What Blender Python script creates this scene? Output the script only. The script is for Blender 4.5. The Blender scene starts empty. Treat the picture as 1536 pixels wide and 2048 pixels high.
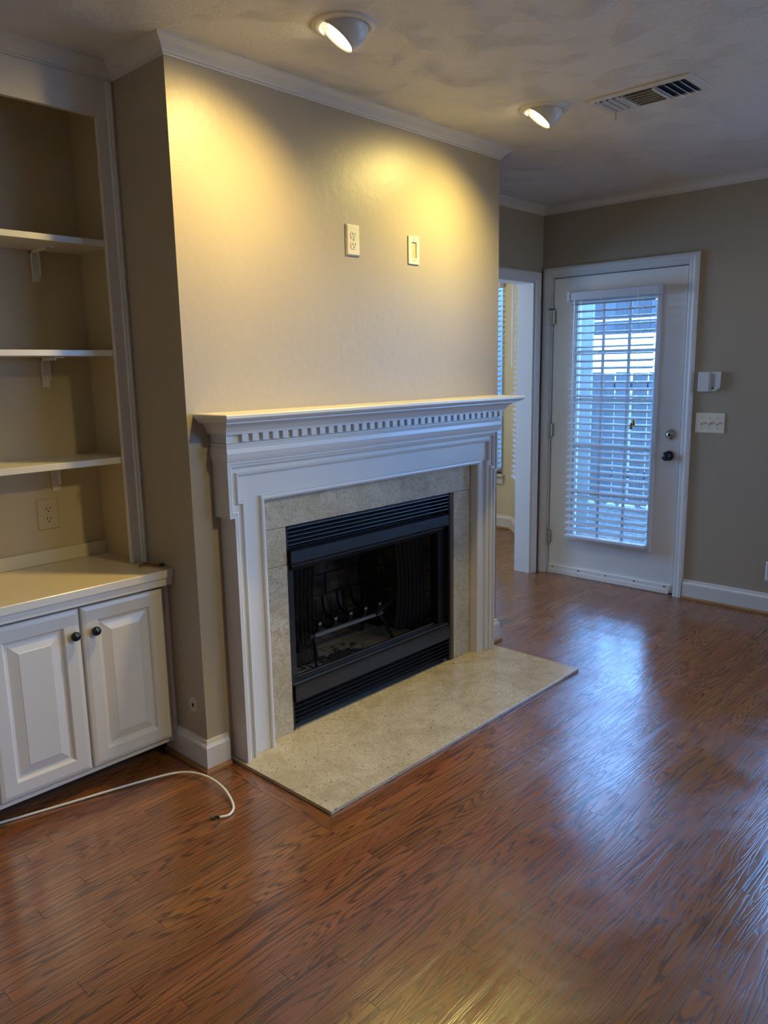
import bpy, bmesh, math, random
from mathutils import Vector, Matrix

random.seed(7)
sc = bpy.context.scene
COL = sc.collection
PI = math.pi

# ------------------------------------------------------------------ camera
CAM = Vector((-1.4525, -2.2851, 1.4495))
yaw, pitch, roll = -0.8136, -0.1843, -0.0182
fw = Vector((-math.sin(yaw) * math.cos(pitch), math.cos(yaw) * math.cos(pitch), math.sin(pitch)))
rt = Vector((math.cos(yaw), math.sin(yaw), 0))
up = rt.cross(fw)
r2 = rt * math.cos(roll) + up * math.sin(roll)
u2 = -rt * math.sin(roll) + up * math.cos(roll)
cd = bpy.data.cameras.new('camera')
cam = bpy.data.objects.new('camera', cd)
COL.objects.link(cam)
M = Matrix((r2, u2, -fw)).transposed().to_4x4()
M.translation = CAM
cam.matrix_world = M
cd.sensor_fit = 'VERTICAL'
cd.sensor_height = 24.0
cd.lens = 1539.25 / 2048 * 24.0
cd.clip_start = 0.02
sc.camera = cam

# ------------------------------------------------------------------ light and exposure
sc.view_settings.view_transform = 'Standard'
sc.view_settings.look = 'None'
sc.view_settings.gamma = 1.0
sc.view_settings.use_curve_mapping = False
sc.view_settings.exposure = -0.28
try:
    sc.cycles.use_denoising = True
    sc.cycles.max_bounces = 8
    sc.cycles.diffuse_bounces = 5
    sc.cycles.glossy_bounces = 4
    sc.cycles.transparent_max_bounces = 12
    sc.cycles.sample_clamp_indirect = 6.0
    sc.cycles.caustics_reflective = False
    sc.cycles.caustics_refractive = False
except Exception:
    pass
SKY_STRENGTH = 22.0
world = bpy.data.worlds.new('overcast_sky')
sc.world = world
world.use_nodes = True
bg = world.node_tree.nodes['Background']
bg.inputs[0].default_value = (0.20, 0.45, 1.0, 1)
bg.inputs[1].default_value = SKY_STRENGTH
SPOT_WATTS = 84.0
SPOT_COLORS = ((1.0, 0.71, 0.22), (1.0, 0.77, 0.22))
KITCHEN_WATTS = 34.0

def look_rot(d):
    return Vector(d).to_track_quat('-Z', 'Y').to_euler()

def portal(loc, d, sx, sy):
    l = bpy.data.lights.new('window_portal', 'AREA')
    l.shape = 'RECTANGLE'; l.size = sx; l.size_y = sy
    l.cycles.is_portal = True
    o = bpy.data.objects.new('window_portal', l)
    o.location = loc; o.rotation_euler = look_rot(d)
    COL.objects.link(o)

H = 2.473        # ceiling
W = 1.820        # chimney breast width
XD = 3.211       # wall with the glass door
YR = 0.613       # recessed wall right of the breast
YB = -5.2        # wall behind the camera
XL = -1.96
portal((XD + 0.19, 0.078, 1.06), (-1, 0, 0), 0.92, 1.9)
portal((XD + 0.19, -2.86, 1.47), (-1, 0, 0), 3.5, 1.36)
portal((2.425, YB - 0.19, 1.61), (0, 1, 0), 1.28, 1.04)
portal((2.1, 3.46, 1.35), (0, -1, 0), 1.6, 1.7)
portal((4.28 + 0.18, 2.35, 1.32), (-1, 0, 0), 1.4, 1.8)

kl = bpy.data.lights.new('kitchen_pendant_bulb', 'POINT')
kl.energy = KITCHEN_WATTS; kl.color = (1.0, 0.84, 0.50); kl.shadow_soft_size = 0.05
ko = bpy.data.objects.new('kitchen_pendant_bulb', kl)
ko.location = (2.9, -4.0, 2.12)
COL.objects.link(ko)
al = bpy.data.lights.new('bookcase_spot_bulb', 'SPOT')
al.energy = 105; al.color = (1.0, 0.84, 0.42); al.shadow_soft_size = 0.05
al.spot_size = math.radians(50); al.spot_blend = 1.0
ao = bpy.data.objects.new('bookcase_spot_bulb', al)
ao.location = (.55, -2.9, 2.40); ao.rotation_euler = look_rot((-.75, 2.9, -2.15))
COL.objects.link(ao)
nl = bpy.data.lights.new('nook_fill_light', 'POINT')  # unseen lamp added to brighten the nook
nl.energy = 34; nl.color = (1.0, 0.86, 0.62); nl.shadow_soft_size = 0.1
no = bpy.data.objects.new('nook_fill_light', nl)
no.location = (2.6, 2.0, 1.95)
COL.objects.link(no)

# ------------------------------------------------------------------ materials
def s2l(c):
    return tuple(((x / 255) / 12.92 if x / 255 <= 0.04045 else ((x / 255 + 0.055) / 1.055) ** 2.4) for x in c) + (1,)

class NT:
    def __init__(self, name):
        self.m = bpy.data.materials.new(name); self.m.use_nodes = True
        self.t = self.m.node_tree; self.t.nodes.clear()
        self.out = self.t.nodes.new('ShaderNodeOutputMaterial')
        self.b = self.t.nodes.new('ShaderNodeBsdfPrincipled')
        self.t.links.new(self.b.outputs[0], self.out.inputs[0])
    def n(self, typ, **kw):
        nd = self.t.nodes.new(typ)
        ins = kw.pop('ins', {})
        for k, v in kw.items(): setattr(nd, k, v)
        for k, v in ins.items(): self.set(nd, k, v)
        return nd
    def set(self, nd, k, v):
        s = nd.inputs[k]
        if hasattr(v, 'bl_idname') and hasattr(v, 'outputs'): self.t.links.new(v.outputs[0], s)
        elif isinstance(v, bpy.types.NodeSocket): self.t.links.new(v, s)
        else: s.default_value = v
    def math(self, op, a, b=0.0, c=0.0, clamp=False):
        nd = self.n('ShaderNodeMath', operation=op, use_clamp=clamp)
        self.set(nd, 0, a); self.set(nd, 1, b); self.set(nd, 2, c)
        return nd
    def vmath(self, op, a, b):
        nd = self.n('ShaderNodeVectorMath', operation=op)
        self.set(nd, 0, a); self.set(nd, 1, b)
        return nd
    def ramp(self, fac, stops, interp='LINEAR'):
        nd = self.n('ShaderNodeValToRGB'); self.set(nd, 0, fac)
        cr = nd.color_ramp; cr.interpolation = interp
        while len(cr.elements) < len(stops): cr.elements.new(0.5)
        for e, (p, c) in zip(cr.elements, stops):
            e.position = p; e.color = c if len(c) == 4 else tuple(c) + (1,)
        return nd
    def mix(self, f, a, b, blend='MIX'):
        nd = self.n('ShaderNodeMix', data_type='RGBA', blend_type=blend)
        for idx, v in ((0, f), (6, a), (7, b)):
            self.set(nd, idx, v.outputs[2] if (hasattr(v, 'bl_idname') and v.bl_idname == 'ShaderNodeMix') else v)
        return nd
    def base(self, v): self.set(self.b, 'Base Color', v.outputs[2] if (hasattr(v, 'bl_idname') and v.bl_idname == 'ShaderNodeMix') else v)
    def bump(self, h, strength, dist):
        bp = self.n('ShaderNodeBump', ins={'Strength': strength, 'Distance': dist}); self.set(bp, 'Height', h)
        self.t.links.new(bp.outputs[0], self.b.inputs['Normal']); return bp
    def noise(self, vec, scale, detail=2.0, rough=0.5, dist=0.0):
        nd = self.n('ShaderNodeTexNoise'); self.set(nd, 'Vector', vec)
        self.set(nd, 'Scale', scale); self.set(nd, 'Detail', detail); self.set(nd, 'Roughness', rough); self.set(nd, 'Distortion', dist)
        return nd

def paint(name, col, rough=0.5, bump=0.15, scale=220.0, spec=0.5, var=0.04):
    k = NT(name); g = k.n('ShaderNodeNewGeometry')
    nz = k.noise(g.outputs['Position'], 3.0, 3.0)
    a = tuple(min(1, x * (1 - var)) for x in col[:3]) + (1,); b = tuple(min(1, x * (1 + var)) for x in col[:3]) + (1,)
    k.base(k.mix(nz.outputs[0], a, b))
    k.b.inputs['Roughness'].default_value = rough
    k.b.inputs['Specular IOR Level'].default_value = spec
    if bump: k.bump(k.noise(g.outputs['Position'], scale, 3.0), bump, 0.0015)
    return k.m

WALL = s2l((173, 162, 141))
def wall_mat():
    k = NT('greige_wall_paint'); g = k.n('ShaderNodeNewGeometry'); P = g.outputs['Position']
    nz = k.noise(P, 2.0, 3.0)
    k.base(k.mix(nz.outputs[0], tuple(x * .96 for x in WALL[:3]) + (1,), tuple(x * 1.04 for x in WALL[:3]) + (1,)))
    k.set(k.b, 'Roughness', 0.36); k.set(k.b, 'Specular IOR Level', 0.42)
    h = k.math('ADD', k.noise(P, 260.0, 2.0), k.math('MULTIPLY', k.noise(P, 28.0, 3.0), 1.6))
    k.bump(h, 0.3, 0.002)
    return k.m
M_WALL = wall_mat()
M_NICHE = paint('cream_niche_paint', s2l((196, 178, 142)), 0.5)
M_NOOK = paint('olive_cream_nook_paint', s2l((212, 203, 168)), 0.55)
M_TRIM = paint('white_gloss_trim_paint', s2l((218, 216, 211)), 0.28, 0.05, 60.0)
M_CAB = paint('white_cabinet_enamel', s2l((222, 219, 212)), 0.26, 0.06, 60.0)
M_COUNTER = paint('cream_laminate', s2l((218, 205, 176)), 0.3, 0.03, 80.0)
M_DOOR = paint('white_door_enamel', s2l((236, 236, 232)), 0.35, 0.06, 50.0)
def blind_mat():
    k = NT('white_vinyl_slat')
    k.set(k.b, 'Base Color', s2l((214, 216, 220))); k.set(k.b, 'Roughness', .4)
    tl = k.n('ShaderNodeBsdfTranslucent'); tl.inputs[0].default_value = s2l((225, 228, 232))
    mx = k.n('ShaderNodeMixShader'); k.set(mx, 0, 0.12)
    k.t.links.new(k.b.outputs[0], mx.inputs[1]); k.t.links.new(tl.outputs[0], mx.inputs[2]); k.t.links.new(mx.outputs[0], k.out.inputs[0])
    return k.m
M_BLIND = blind_mat()
M_PLATE = paint('ivory_plastic', s2l((234, 226, 202)), 0.3, 0.0)
M_PLATE2 = paint('off_white_painted_metal', s2l((196, 190, 174)), 0.4, 0.0)
M_WPLAST = paint('white_plastic', s2l((220, 220, 216)), 0.35, 0.0)
M_DARK = paint('dark_slot', s2l((22, 20, 18)), 0.6, 0.0)
M_BLACK = paint('black_painted_steel', s2l((20, 22, 26)), 0.33, 0.08, 90.0, 0.6)
M_LOUVER = paint('black_louver_steel', s2l((17, 19, 24)), 0.36, 0.05, 90.0, 0.6)
M_IRON = paint('sooty_iron_bar', s2l((24, 23, 22)), 0.6, 0.3, 90.0)
M_ASHBAR = paint('ash_grey_iron', s2l((108, 106, 104)), 0.7, 0.3, 60.0)
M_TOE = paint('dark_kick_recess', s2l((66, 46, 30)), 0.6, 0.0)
M_CABLE = paint('white_cable_jacket', s2l((232, 230, 224)), 0.4, 0.0)
M_BROWNGAP = paint('brown_insulation_edge', s2l((92, 72, 52)), 0.8, 0.3, 120.0)
M_VENTDARK = paint('vent_duct_dark', s2l((26, 25, 24)), 0.7, 0.0)
M_STONE = paint('pale_edging_stone', s2l((150, 146, 140)), 0.8, 0.5, 20.0)

def metal(name, col, rough=0.3):
    k = NT(name); g = k.n('ShaderNodeNewGeometry')
    nz = k.noise(g.outputs['Position'], 90.0, 2.0)
    k.base(k.mix(nz.outputs[0], tuple(x * .85 for x in col[:3]) + (1,), col))
    k.set(k.b, 'Metallic', 1.0); k.set(k.b, 'Roughness', rough)
    return k.m
M_STEEL = metal('brushed_steel', s2l((190, 188, 182)), 0.3)
M_BRASS = metal('aged_brass', s2l((150, 110, 56)), 0.35)
M_CHROME = metal('satin_chrome', s2l((206, 204, 196)), 0.22)
M_BRONZE = metal('black_bronze_knob', s2l((70, 74, 82)), 0.36)
M_HINGE = metal('painted_hinge', s2l((196, 196, 192)), 0.45)

def ceiling_mat():
    k = NT('knockdown_ceiling'); g = k.n('ShaderNodeNewGeometry'); P = g.outputs['Position']
    k.base(k.mix(k.noise(P, 2.0), s2l((222, 220, 217)), s2l((230, 228, 225))))
    k.set(k.b, 'Roughness', 0.6)
    patch = k.ramp(k.noise(P, 8.0, 2.0), [(0.48, (0, 0, 0)), (0.62, (1, 1, 1))])
    strokes = k.noise(P, 75.0, 5.0, 0.7, 1.2)
    h = k.math('ADD', k.math('MULTIPLY', strokes, patch), k.math('MULTIPLY', k.noise(P, 90.0, 3.0), 0.35))
    k.bump(h, 0.9, 0.008)
    return k.m
M_CEIL = ceiling_mat()

def oak(name, swap=False):
    k = NT(name); g = k.n('ShaderNodeNewGeometry'); oi = k.n('ShaderNodeObjectInfo')
    P = g.outputs['Position']
    rnd = k.math('FRACT', k.math('ADD', oi.outputs['Random'], k.math('MULTIPLY', g.outputs['Random Per Island'], 3.71)))
    off = k.n('ShaderNodeCombineXYZ')
    k.set(off, 0, k.math('MULTIPLY', rnd, 61.0)); k.set(off, 1, k.math('MULTIPLY', rnd, 23.0)); k.set(off, 2, k.math('MULTIPLY', rnd, 7.0))
    sx, sy = (21.0, 1.3) if swap else (1.3, 21.0)
    Q = k.vmath('ADD', k.vmath('MULTIPLY', P, (sx, sy, 1.0)), off)
    v = k.noise(Q, 1.0, 1.6, 0.4, 0.12)
    amp = k.math('ADD', 9.0, k.math('MULTIPLY', k.math('FRACT', k.math('MULTIPLY', rnd, 17.3)), 13.0))
    saw = k.math('FRACT', k.math('MULTIPLY', v, amp))
    jag = k.noise(k.vmath('MULTIPLY', P, (420.0, 22.0, 1.0) if swap else (22.0, 420.0, 1.0)), 1.0, 2.0, 0.6)
    saw2 = k.math('ADD', saw, k.math('MULTIPLY', k.math('SUBTRACT', jag, 0.5), 0.36))
    band = k.ramp(saw2, [(0.0, (1, 1, 1)), (0.10, (.85, .85, .85)), (0.34, (0.12, .12, .12)), (0.55, (0, 0, 0)), (0.86, (0.05, .05, .05)), (1.0, (.9, .9, .9))])
    pores = k.ramp(k.noise(k.vmath('MULTIPLY', P, (700.0, 16.0, 1.0) if swap else (16.0, 700.0, 1.0)), 1.0, 2.0), [(0.52, (0, 0, 0)), (0.68, (1, 1, 1))])
    dark = k.math('ADD', k.math('MULTIPLY', band, 0.82), k.math('MULTIPLY', pores, 0.16), clamp=True)
    wide = k.noise(k.vmath('ADD', k.vmath('MULTIPLY', P, (5.0, .8, 1.0) if swap else (.8, 5.0, 1.0)), off), 1.0, 2.0)
    c1 = k.mix(wide, s2l((124, 75, 41)), s2l((154, 97, 55)))
    col = k.mix(dark, c1, s2l((58, 34, 24)))
    hsv = k.n('ShaderNodeHueSaturation')
    k.set(hsv, 'Value', k.math('ADD', 0.86, k.math('MULTIPLY', k.math('FRACT', k.math('MULTIPLY', rnd, 5.77)), 0.26)))
    k.set(hsv, 'Hue', k.math('ADD', 0.494, k.math('MULTIPLY', k.math('FRACT', k.math('MULTIPLY', rnd, 9.1)), 0.012)))
    k.set(hsv, 'Color', col.outputs[2]); k.base(hsv)
    wear = k.ramp(k.noise(P, 1.7, 4.0, 0.6, 0.6), [(0.42, (0, 0, 0)), (0.62, (1, 1, 1))])
    rg = k.math('ADD', k.math('ADD', 0.15, k.math('MULTIPLY', wear, 0.13)), k.math('MULTIPLY', dark, 0.06))
    k.set(k.b, 'Roughness', rg); k.set(k.b, 'IOR', 1.8); k.set(k.b, 'Specular IOR Level', 0.8)
    hgt = k.math('ADD', k.math('MULTIPLY', dark, -1.0), k.math('MULTIPLY', k.noise(k.vmath('MULTIPLY', P, (90.0, 12.0, 1) if swap else (12.0, 90.0, 1)), 1.0, 2.0), 0.9))
    k.bump(hgt, 0.14, 0.0012)
    return k.m
M_OAK = oak('stained_red_oak')
M_OAKY = oak('stained_red_oak_cross', True)
def shoe_mat():
    k = NT('natural_oak_shoe'); g = k.n('ShaderNodeNewGeometry')
    nz = k.noise(k.vmath('MULTIPLY', g.outputs['Position'], (9.0, 9.0, 90.0)), 1.0, 3.0)
    k.base(k.mix(nz.outputs[0], s2l((120, 84, 50)), s2l((168, 126, 78)))); k.set(k.b, 'Roughness', .4)
    return k.m
M_SHOE = shoe_mat()

def marble():
    k = NT('beige_fossil_limestone'); g = k.n('ShaderNodeNewGeometry'); P = g.outputs['Position']
    big = k.noise(P, 6.0, 5.0, 0.6, 0.8)
    c = k.ramp(big, [(0.3, s2l((172, 160, 136))), (0.5, s2l((192, 181, 158))), (0.7, s2l((205, 196, 177)))])
    fine = k.noise(P, 170.0, 3.0, 0.6)
    c2 = k.mix(k.ramp(fine, [(0.38, (.55, .55, .55)), (0.54, (0, 0, 0))]), c, s2l((152, 136, 108)))
    pits = k.ramp(k.noise(P, 95.0, 2.0, 0.5), [(0.27, (1, 1, 1)), (0.31, (0, 0, 0))])
    c3 = k.mix(pits, c2, s2l((78, 66, 50)))
    veins = k.ramp(k.noise(P, 3.0, 5.0, .6, 2.0), [(0.485, (0, 0, 0)), (0.5, (.5, .5, .5)), (0.515, (0, 0, 0))])
    c4 = k.mix(veins, c3, s2l((150, 134, 108)))
    vor = k.n('ShaderNodeTexVoronoi'); k.set(vor, 'Vector', P); k.set(vor, 'Scale', 55.0)
    spots = k.ramp(vor.outputs['Distance'], [(0.09, (1, 1, 1)), (0.14, (0, 0, 0))])
    sel = k.ramp(k.noise(P, 30.0, 1.0), [(0.60, (0, 0, 0)), (0.64, (1, 1, 1))])
    c5 = k.mix(k.math('MULTIPLY', spots, sel), c4, s2l((66, 56, 46)))
    k.base(c5); k.set(k.b, 'Roughness', 0.2)
    k.bump(k.math('MULTIPLY', pits, -1.0), 0.25, 0.001)
    return k.m
M_MARBLE = marble()

def brick_mat():
    k = NT('sooty_firebrick'); g = k.n('ShaderNodeNewGeometry'); P = g.outputs['Position']
    nz = k.noise(P, 9.0, 4.0, 0.6)
    k.base(k.ramp(nz, [(0.36, s2l((26, 22, 19))), (0.55, s2l((66, 54, 42))), (0.75, s2l((112, 92, 68)))]))
    k.set(k.b, 'Roughness', 0.85); k.bump(k.noise(P, 70.0, 4.0), 0.5, 0.003)
    return k.m
M_BRICK = brick_mat()
M_MORTAR = paint('sooty_mortar', s2l((44, 38, 32)), 0.9, 0.4, 60.0)
M_FLOORBRICK = paint('ashy_firebrick', s2l((132, 122, 112)), 0.9, 0.5, 40.0, var=.25)
M_ASH = paint('charred_flakes', s2l((40, 38, 37)), 0.9, 0.4, 60.0)

def curtain_mat():
    k = NT('woven_spark_mesh'); g = k.n('ShaderNodeNewGeometry')
    k.set(k.b, 'Base Color', s2l((26, 27, 30))); k.set(k.b, 'Metallic', 0.6); k.set(k.b, 'Roughness', 0.4)
    sep = k.n('ShaderNodeSeparateXYZ'); k.set(sep, 0, k.vmath('MULTIPLY', g.outputs['Position'], (900.0, 0.0, 700.0)))
    a = k.math('SINE', k.math('ADD', sep.outputs[0], sep.outputs[2])); b = k.math('SINE', k.math('SUBTRACT', sep.outputs[0], sep.outputs[2]))
    hole = k.math('GREATER_THAN', k.math('MULTIPLY', a, b), 0.28)
    tr = k.n('ShaderNodeBsdfTransparent'); mx = k.n('ShaderNodeMixShader')
    k.set(mx, 0, hole); k.t.links.new(k.b.outputs[0], mx.inputs[1]); k.t.links.new(tr.outputs[0], mx.inputs[2])
    k.t.links.new(mx.outputs[0], k.out.inputs[0])
    return k.m
M_CURTAIN = curtain_mat()

def glass_mat():
    k = NT('window_glass')
    tr = k.n('ShaderNodeBsdfTransparent'); tr.inputs[0].default_value = (.93, .97, .97, 1)
    gl = k.n('ShaderNodeBsdfGlossy'); gl.inputs['Roughness'].default_value = 0.02
    fr = k.n('ShaderNodeFresnel'); fr.inputs[0].default_value = 1.45
    mx = k.n('ShaderNodeMixShader'); k.set(mx, 0, fr)
    k.t.links.new(tr.outputs[0], mx.inputs[1]); k.t.links.new(gl.outputs[0], mx.inputs[2])
    k.t.links.new(mx.outputs[0], k.out.inputs[0])
    return k.m
M_GLASS = glass_mat()

def emit(name, col, s):
    k = NT(name)
    e = k.n('ShaderNodeEmission'); e.inputs[0].default_value = col; e.inputs[1].default_value = s
    k.t.links.new(e.outputs[0], k.out.inputs[0]); return k.m
M_BULB = emit('lit_bulb_face', (1.0, 0.80, 0.48, 1), 22.0)

def weathered(name, a, b):
    k = NT(name); g = k.n('ShaderNodeNewGeometry'); oi = k.n('ShaderNodeObjectInfo')
    nz = k.noise(k.vmath('MULTIPLY', g.outputs['Position'], (30.0, 30.0, 2.0)), 1.0, 4.0, 0.6)
    c = k.mix(nz.outputs[0], a, b)
    h = k.n('ShaderNodeHueSaturation'); k.set(h, 'Value', k.math('ADD', 0.8, k.math('MULTIPLY', oi.outputs['Random'], 0.4))); k.set(h, 'Color', c.outputs[2])
    k.base(h); k.set(k.b, 'Roughness', 0.85)
    return k.m
M_FENCE = weathered('weathered_fence_wood', s2l((66, 66, 68)), s2l((104, 104, 106)))
M_ROOFWOOD = weathered('grey_patio_board', s2l((62, 62, 66)), s2l((92, 92, 96)))
M_SIDING = weathered('pale_board_siding', s2l((108, 114, 114)), s2l((128, 132, 132)))
def gravel_mat():
    k = NT('patio_gravel'); g = k.n('ShaderNodeNewGeometry'); P = g.outputs['Position']
    v = k.n('ShaderNodeTexVoronoi'); k.set(v, 'Vector', P); k.set(v, 'Scale', 26.0)
    k.base(k.mix(v.outputs['Color'], s2l((52, 51, 50)), s2l((96, 93, 90)))); k.set(k.b, 'Roughness', .9)
    k.bump(v.outputs['Distance'], 0.8, 0.02)
    return k.m
M_GRAVEL = gravel_mat()
M_BOUNCE = paint('pale_bounce_ground', s2l((150, 148, 142)), 0.9, 0.3, 40.0, 0.2, 0.08)  # pale tone chosen to bounce light through the right windows

# ------------------------------------------------------------------ geometry helpers
def link(name, bm, mat, parent=None, smooth=False):
    me = bpy.data.meshes.new(name)
    bm.normal_update()
    bm.to_mesh(me); bm.free()
    me.materials.append(mat)
    if smooth:
        for p in me.polygons: p.use_smooth = True
    o = bpy.data.objects.new(name, me); COL.objects.link(o)
    if parent: o.parent = parent
    return o

def tag(o, label, cat, group=None, kind=None):
    o['label'] = label; o['category'] = cat
    if group: o['group'] = group
    if kind: o['kind'] = kind
    return o

def thing(name, label, cat, group=None, loc=(0, 0, 0), kind=None):
    o = bpy.data.objects.new(name, None); COL.objects.link(o)
    o.empty_display_size = 0.05
    return tag(o, label, cat, group, kind)

def box(bm, x0, x1, y0, y1, z0, z1, bev=0.0, mat=None):
    r = bmesh.ops.create_cube(bm, size=1.0)
    vs = r['verts']
    for v in vs:
        v.co = Vector((x0 + (v.co.x + .5) * (x1 - x0), y0 + (v.co.y + .5) * (y1 - y0), z0 + (v.co.z + .5) * (z1 - z0)))
    if bev:
        es = list({e for v in vs for e in v.link_edges})
        r = bmesh.ops.bevel(bm, geom=es, offset=bev, segments=1, affect='EDGES', profile=0.5)
        vs = r['verts']
    if mat is not None:
        bmesh.ops.transform(bm, matrix=mat, verts=list({v for v in vs if v.is_valid}))
    return vs

def bx(name, mat, parent, *a, bev=0.0, rot=None):
    bm = bmesh.new(); box(bm, *a, bev=bev, mat=rot); return link(name, bm, mat, parent)

def multi(name, mat, parent, boxes, bev=0.0):
    bm = bmesh.new()
    for b in boxes: box(bm, *b, bev=bev)
    return link(name, bm, mat, parent)

def prism(bm, pts, axis, a, b):
    """2-D polygon extruded along an axis: axis x -> (y,z); y -> (x,z); z -> (x,y)"""
    def mk(p, t):
        return {'x': (t, p[0], p[1]), 'y': (p[0], t, p[1]), 'z': (p[0], p[1], t)}[axis]
    v0 = [bm.verts.new(mk(p, a)) for p in pts]; v1 = [bm.verts.new(mk(p, b)) for p in pts]
    n = len(pts)
    bm.faces.new(v0); bm.faces.new(v1[::-1])
    for i in range(n): bm.faces.new((v0[i], v1[i], v1[(i + 1) % n], v0[(i + 1) % n]))
    bmesh.ops.recalc_face_normals(bm, faces=bm.faces)

def sweep(bm, prof, path, normal, closed=False):
    """prof = [(a,b)] a: in-plane to the left of the path, b: along normal. Mitred."""
    n = Vector(normal); P = [Vector(p) for p in path]; k = len(P)
    rings = []
    for i in range(k):
        if closed: d0 = (P[i] - P[i - 1]).normalized(); d1 = (P[(i + 1) % k] - P[i]).normalized()
        else:
            d0 = (P[i] - P[i - 1]).normalized() if i > 0 else None
            d1 = (P[i + 1] - P[i]).normalized() if i < k - 1 else None
            d0 = d0 or d1; d1 = d1 or d0
        l0, l1 = n.cross(d0), n.cross(d1)
        m = (l0 + l1) / (1 + l0.dot(l1))
        rings.append([bm.verts.new(P[i] + m * a + n * b) for a, b in prof])
    q = len(prof)
    segs = range(k) if closed else range(k - 1)
    for i in segs:
        A, B = rings[i], rings[(i + 1) % k]
        for j in range(q): bm.faces.new((A[j], A[(j + 1) % q], B[(j + 1) % q], B[j]))
    if not closed:
        bm.faces.new(rings[0]); bm.faces.new(rings[-1][::-1])
    bmesh.ops.recalc_face_normals(bm, faces=bm.faces)

def swept(name, mat, parent, prof, path, normal, closed=False):
    bm = bmesh.new(); sweep(bm, prof, path, normal, closed); return link(name, bm, mat, parent)

def cyl(bm, p0, p1, r0, r1=None, seg=16, cap=True):
    p0, p1 = Vector(p0), Vector(p1); r1 = r0 if r1 is None else r1
    d = p1 - p0
    q = d.to_track_quat('Z', 'Y').to_matrix().to_4x4(); q.translation = (p0 + p1) / 2
    bmesh.ops.create_cone(bm, cap_ends=cap, segments=seg, radius1=r0, radius2=r1, depth=d.length, matrix=q)

def lathe(bm, prof, origin, axis, seg=24):
    """prof = [(r, t)] revolved about axis through origin"""
    o = Vector(origin); q = Vector(axis).to_track_quat('Z', 'Y').to_matrix()
    rings = []
    for r, t in prof:
        if r < 1e-6: rings.append([bm.verts.new(o + q @ Vector((0, 0, t)))])
        else: rings.append([bm.verts.new(o + q @ Vector((r * math.cos(2 * PI * i / seg), r * math.sin(2 * PI * i / seg), t))) for i in range(seg)])
    for A, B in zip(rings, rings[1:]):
        for i in range(seg):
            j = (i + 1) % seg
            if len(A) == 1 and len(B) == 1: continue
            if len(A) == 1: bm.faces.new((A[0], B[i], B[j]))
            elif len(B) == 1: bm.faces.new((A[i], B[0], A[j]))
            else: bm.faces.new((A[i], B[i], B[j], A[j]))
    bmesh.ops.recalc_face_normals(bm, faces=bm.faces)

def smooth_path(pts, n):
    P = [Vector(p) for p in pts]; out = []
    for i in range(len(P) - 1):
        a, b, c, d = P[max(i - 1, 0)], P[i], P[i + 1], P[min(i + 2, len(P) - 1)]
        for j in range(n):
            t = j / n
            out.append(0.5 * ((2 * b) + (c - a) * t + (2 * a - 5 * b + 4 * c - d) * t * t + (3 * b - a - 3 * c + d) * t ** 3))
    out.append(P[-1]); return out

def tube(bm, pts, r, seg=8):
    P = [Vector(p) for p in pts]; rings = []
    for i, p in enumerate(P):
        d = (P[min(i + 1, len(P) - 1)] - P[max(i - 1, 0)]).normalized()
        s = d.cross(Vector((0, 0, 1)));  s = s.normalized() if s.length > 1e-4 else Vector((1, 0, 0))
        t = s.cross(d)
        rings.append([bm.verts.new(p + (s * math.cos(2 * PI * k / seg) + t * math.sin(2 * PI * k / seg)) * r) for k in range(seg)])
    for A, B in zip(rings, rings[1:]):
        for k in range(seg): bm.faces.new((A[k], A[(k + 1) % seg], B[(k + 1) % seg], B[k]))
    bm.faces.new(rings[0][::-1]); bm.faces.new(rings[-1])
    bmesh.ops.recalc_face_normals(bm, faces=bm.faces)

def copy_tree(o, parent=None):
    c = o.copy(); COL.objects.link(c)
    if parent: c.parent = parent
    for ch in list(o.children): copy_tree(ch, c)
    return c

def struct(o, label, cat): return tag(o, label, cat, kind='structure')

# ------------------------------------------------------------------ room shell
T = 0.16
# floor: dark subfloor with single oak strips on it
NX0 = 4.42
fl = multi('floor', M_TOE, None, [(XL - .2, XD + T, YB - .1, YR + .1, -0.08, -0.012), (XL - .2, NX0, YR + .1, 3.4, -0.08, -0.012)])
struct(fl, 'glossy red-brown oak strip floor running through the room', 'floor')
PIT = 0.0554
HX0, HX1, HY = 0.099, 1.723, -0.553          # hearth slab
BW = 0.058                                     # border strip
joints = {23: [.225, -.85, 1.35], 27: [.236, -.75, 1.4], 26: [.089, -.98, .98], 25: [-.06, .979, -1.1], 31: [.183, -.9, 1.3], 22: [-.07, .976, -1.2],
          21: [.687, -.361], 18: [.689, -.314], 28: [.649, -.5], 30: [.608, -.6], 24: [.646, -.4, 1.75], 19: [.431, -.63], 12: [.735, 1.767, -.331],
          11: [-.794, .23, 1.3], 17: [-.442, .23], 5: [-.751, 2.1], 4: [-.606, 2.6], 0: [-.672, 2.2], 3: [-.459, 2.9], 7: [-.133, 2.4],
          13: [-.173, .85, 1.868], 9: [-.926, 1.95], 14: [.04, 1.06], 15: [.138, 1.124], 16: [.23, 1.304, -.86], 20: [.524, 1.5, -.95],
          29: [.523, -.2], 10: [1.09, -.55], 6: [-.5, 2.75], 8: [-.65, 2.3], 1: [-.3, 2.55], 2: [-.88, 2.25]}
rnd = random.Random(3)
RX0, RX1 = XL + .0, 4.5
cand = []
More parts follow.
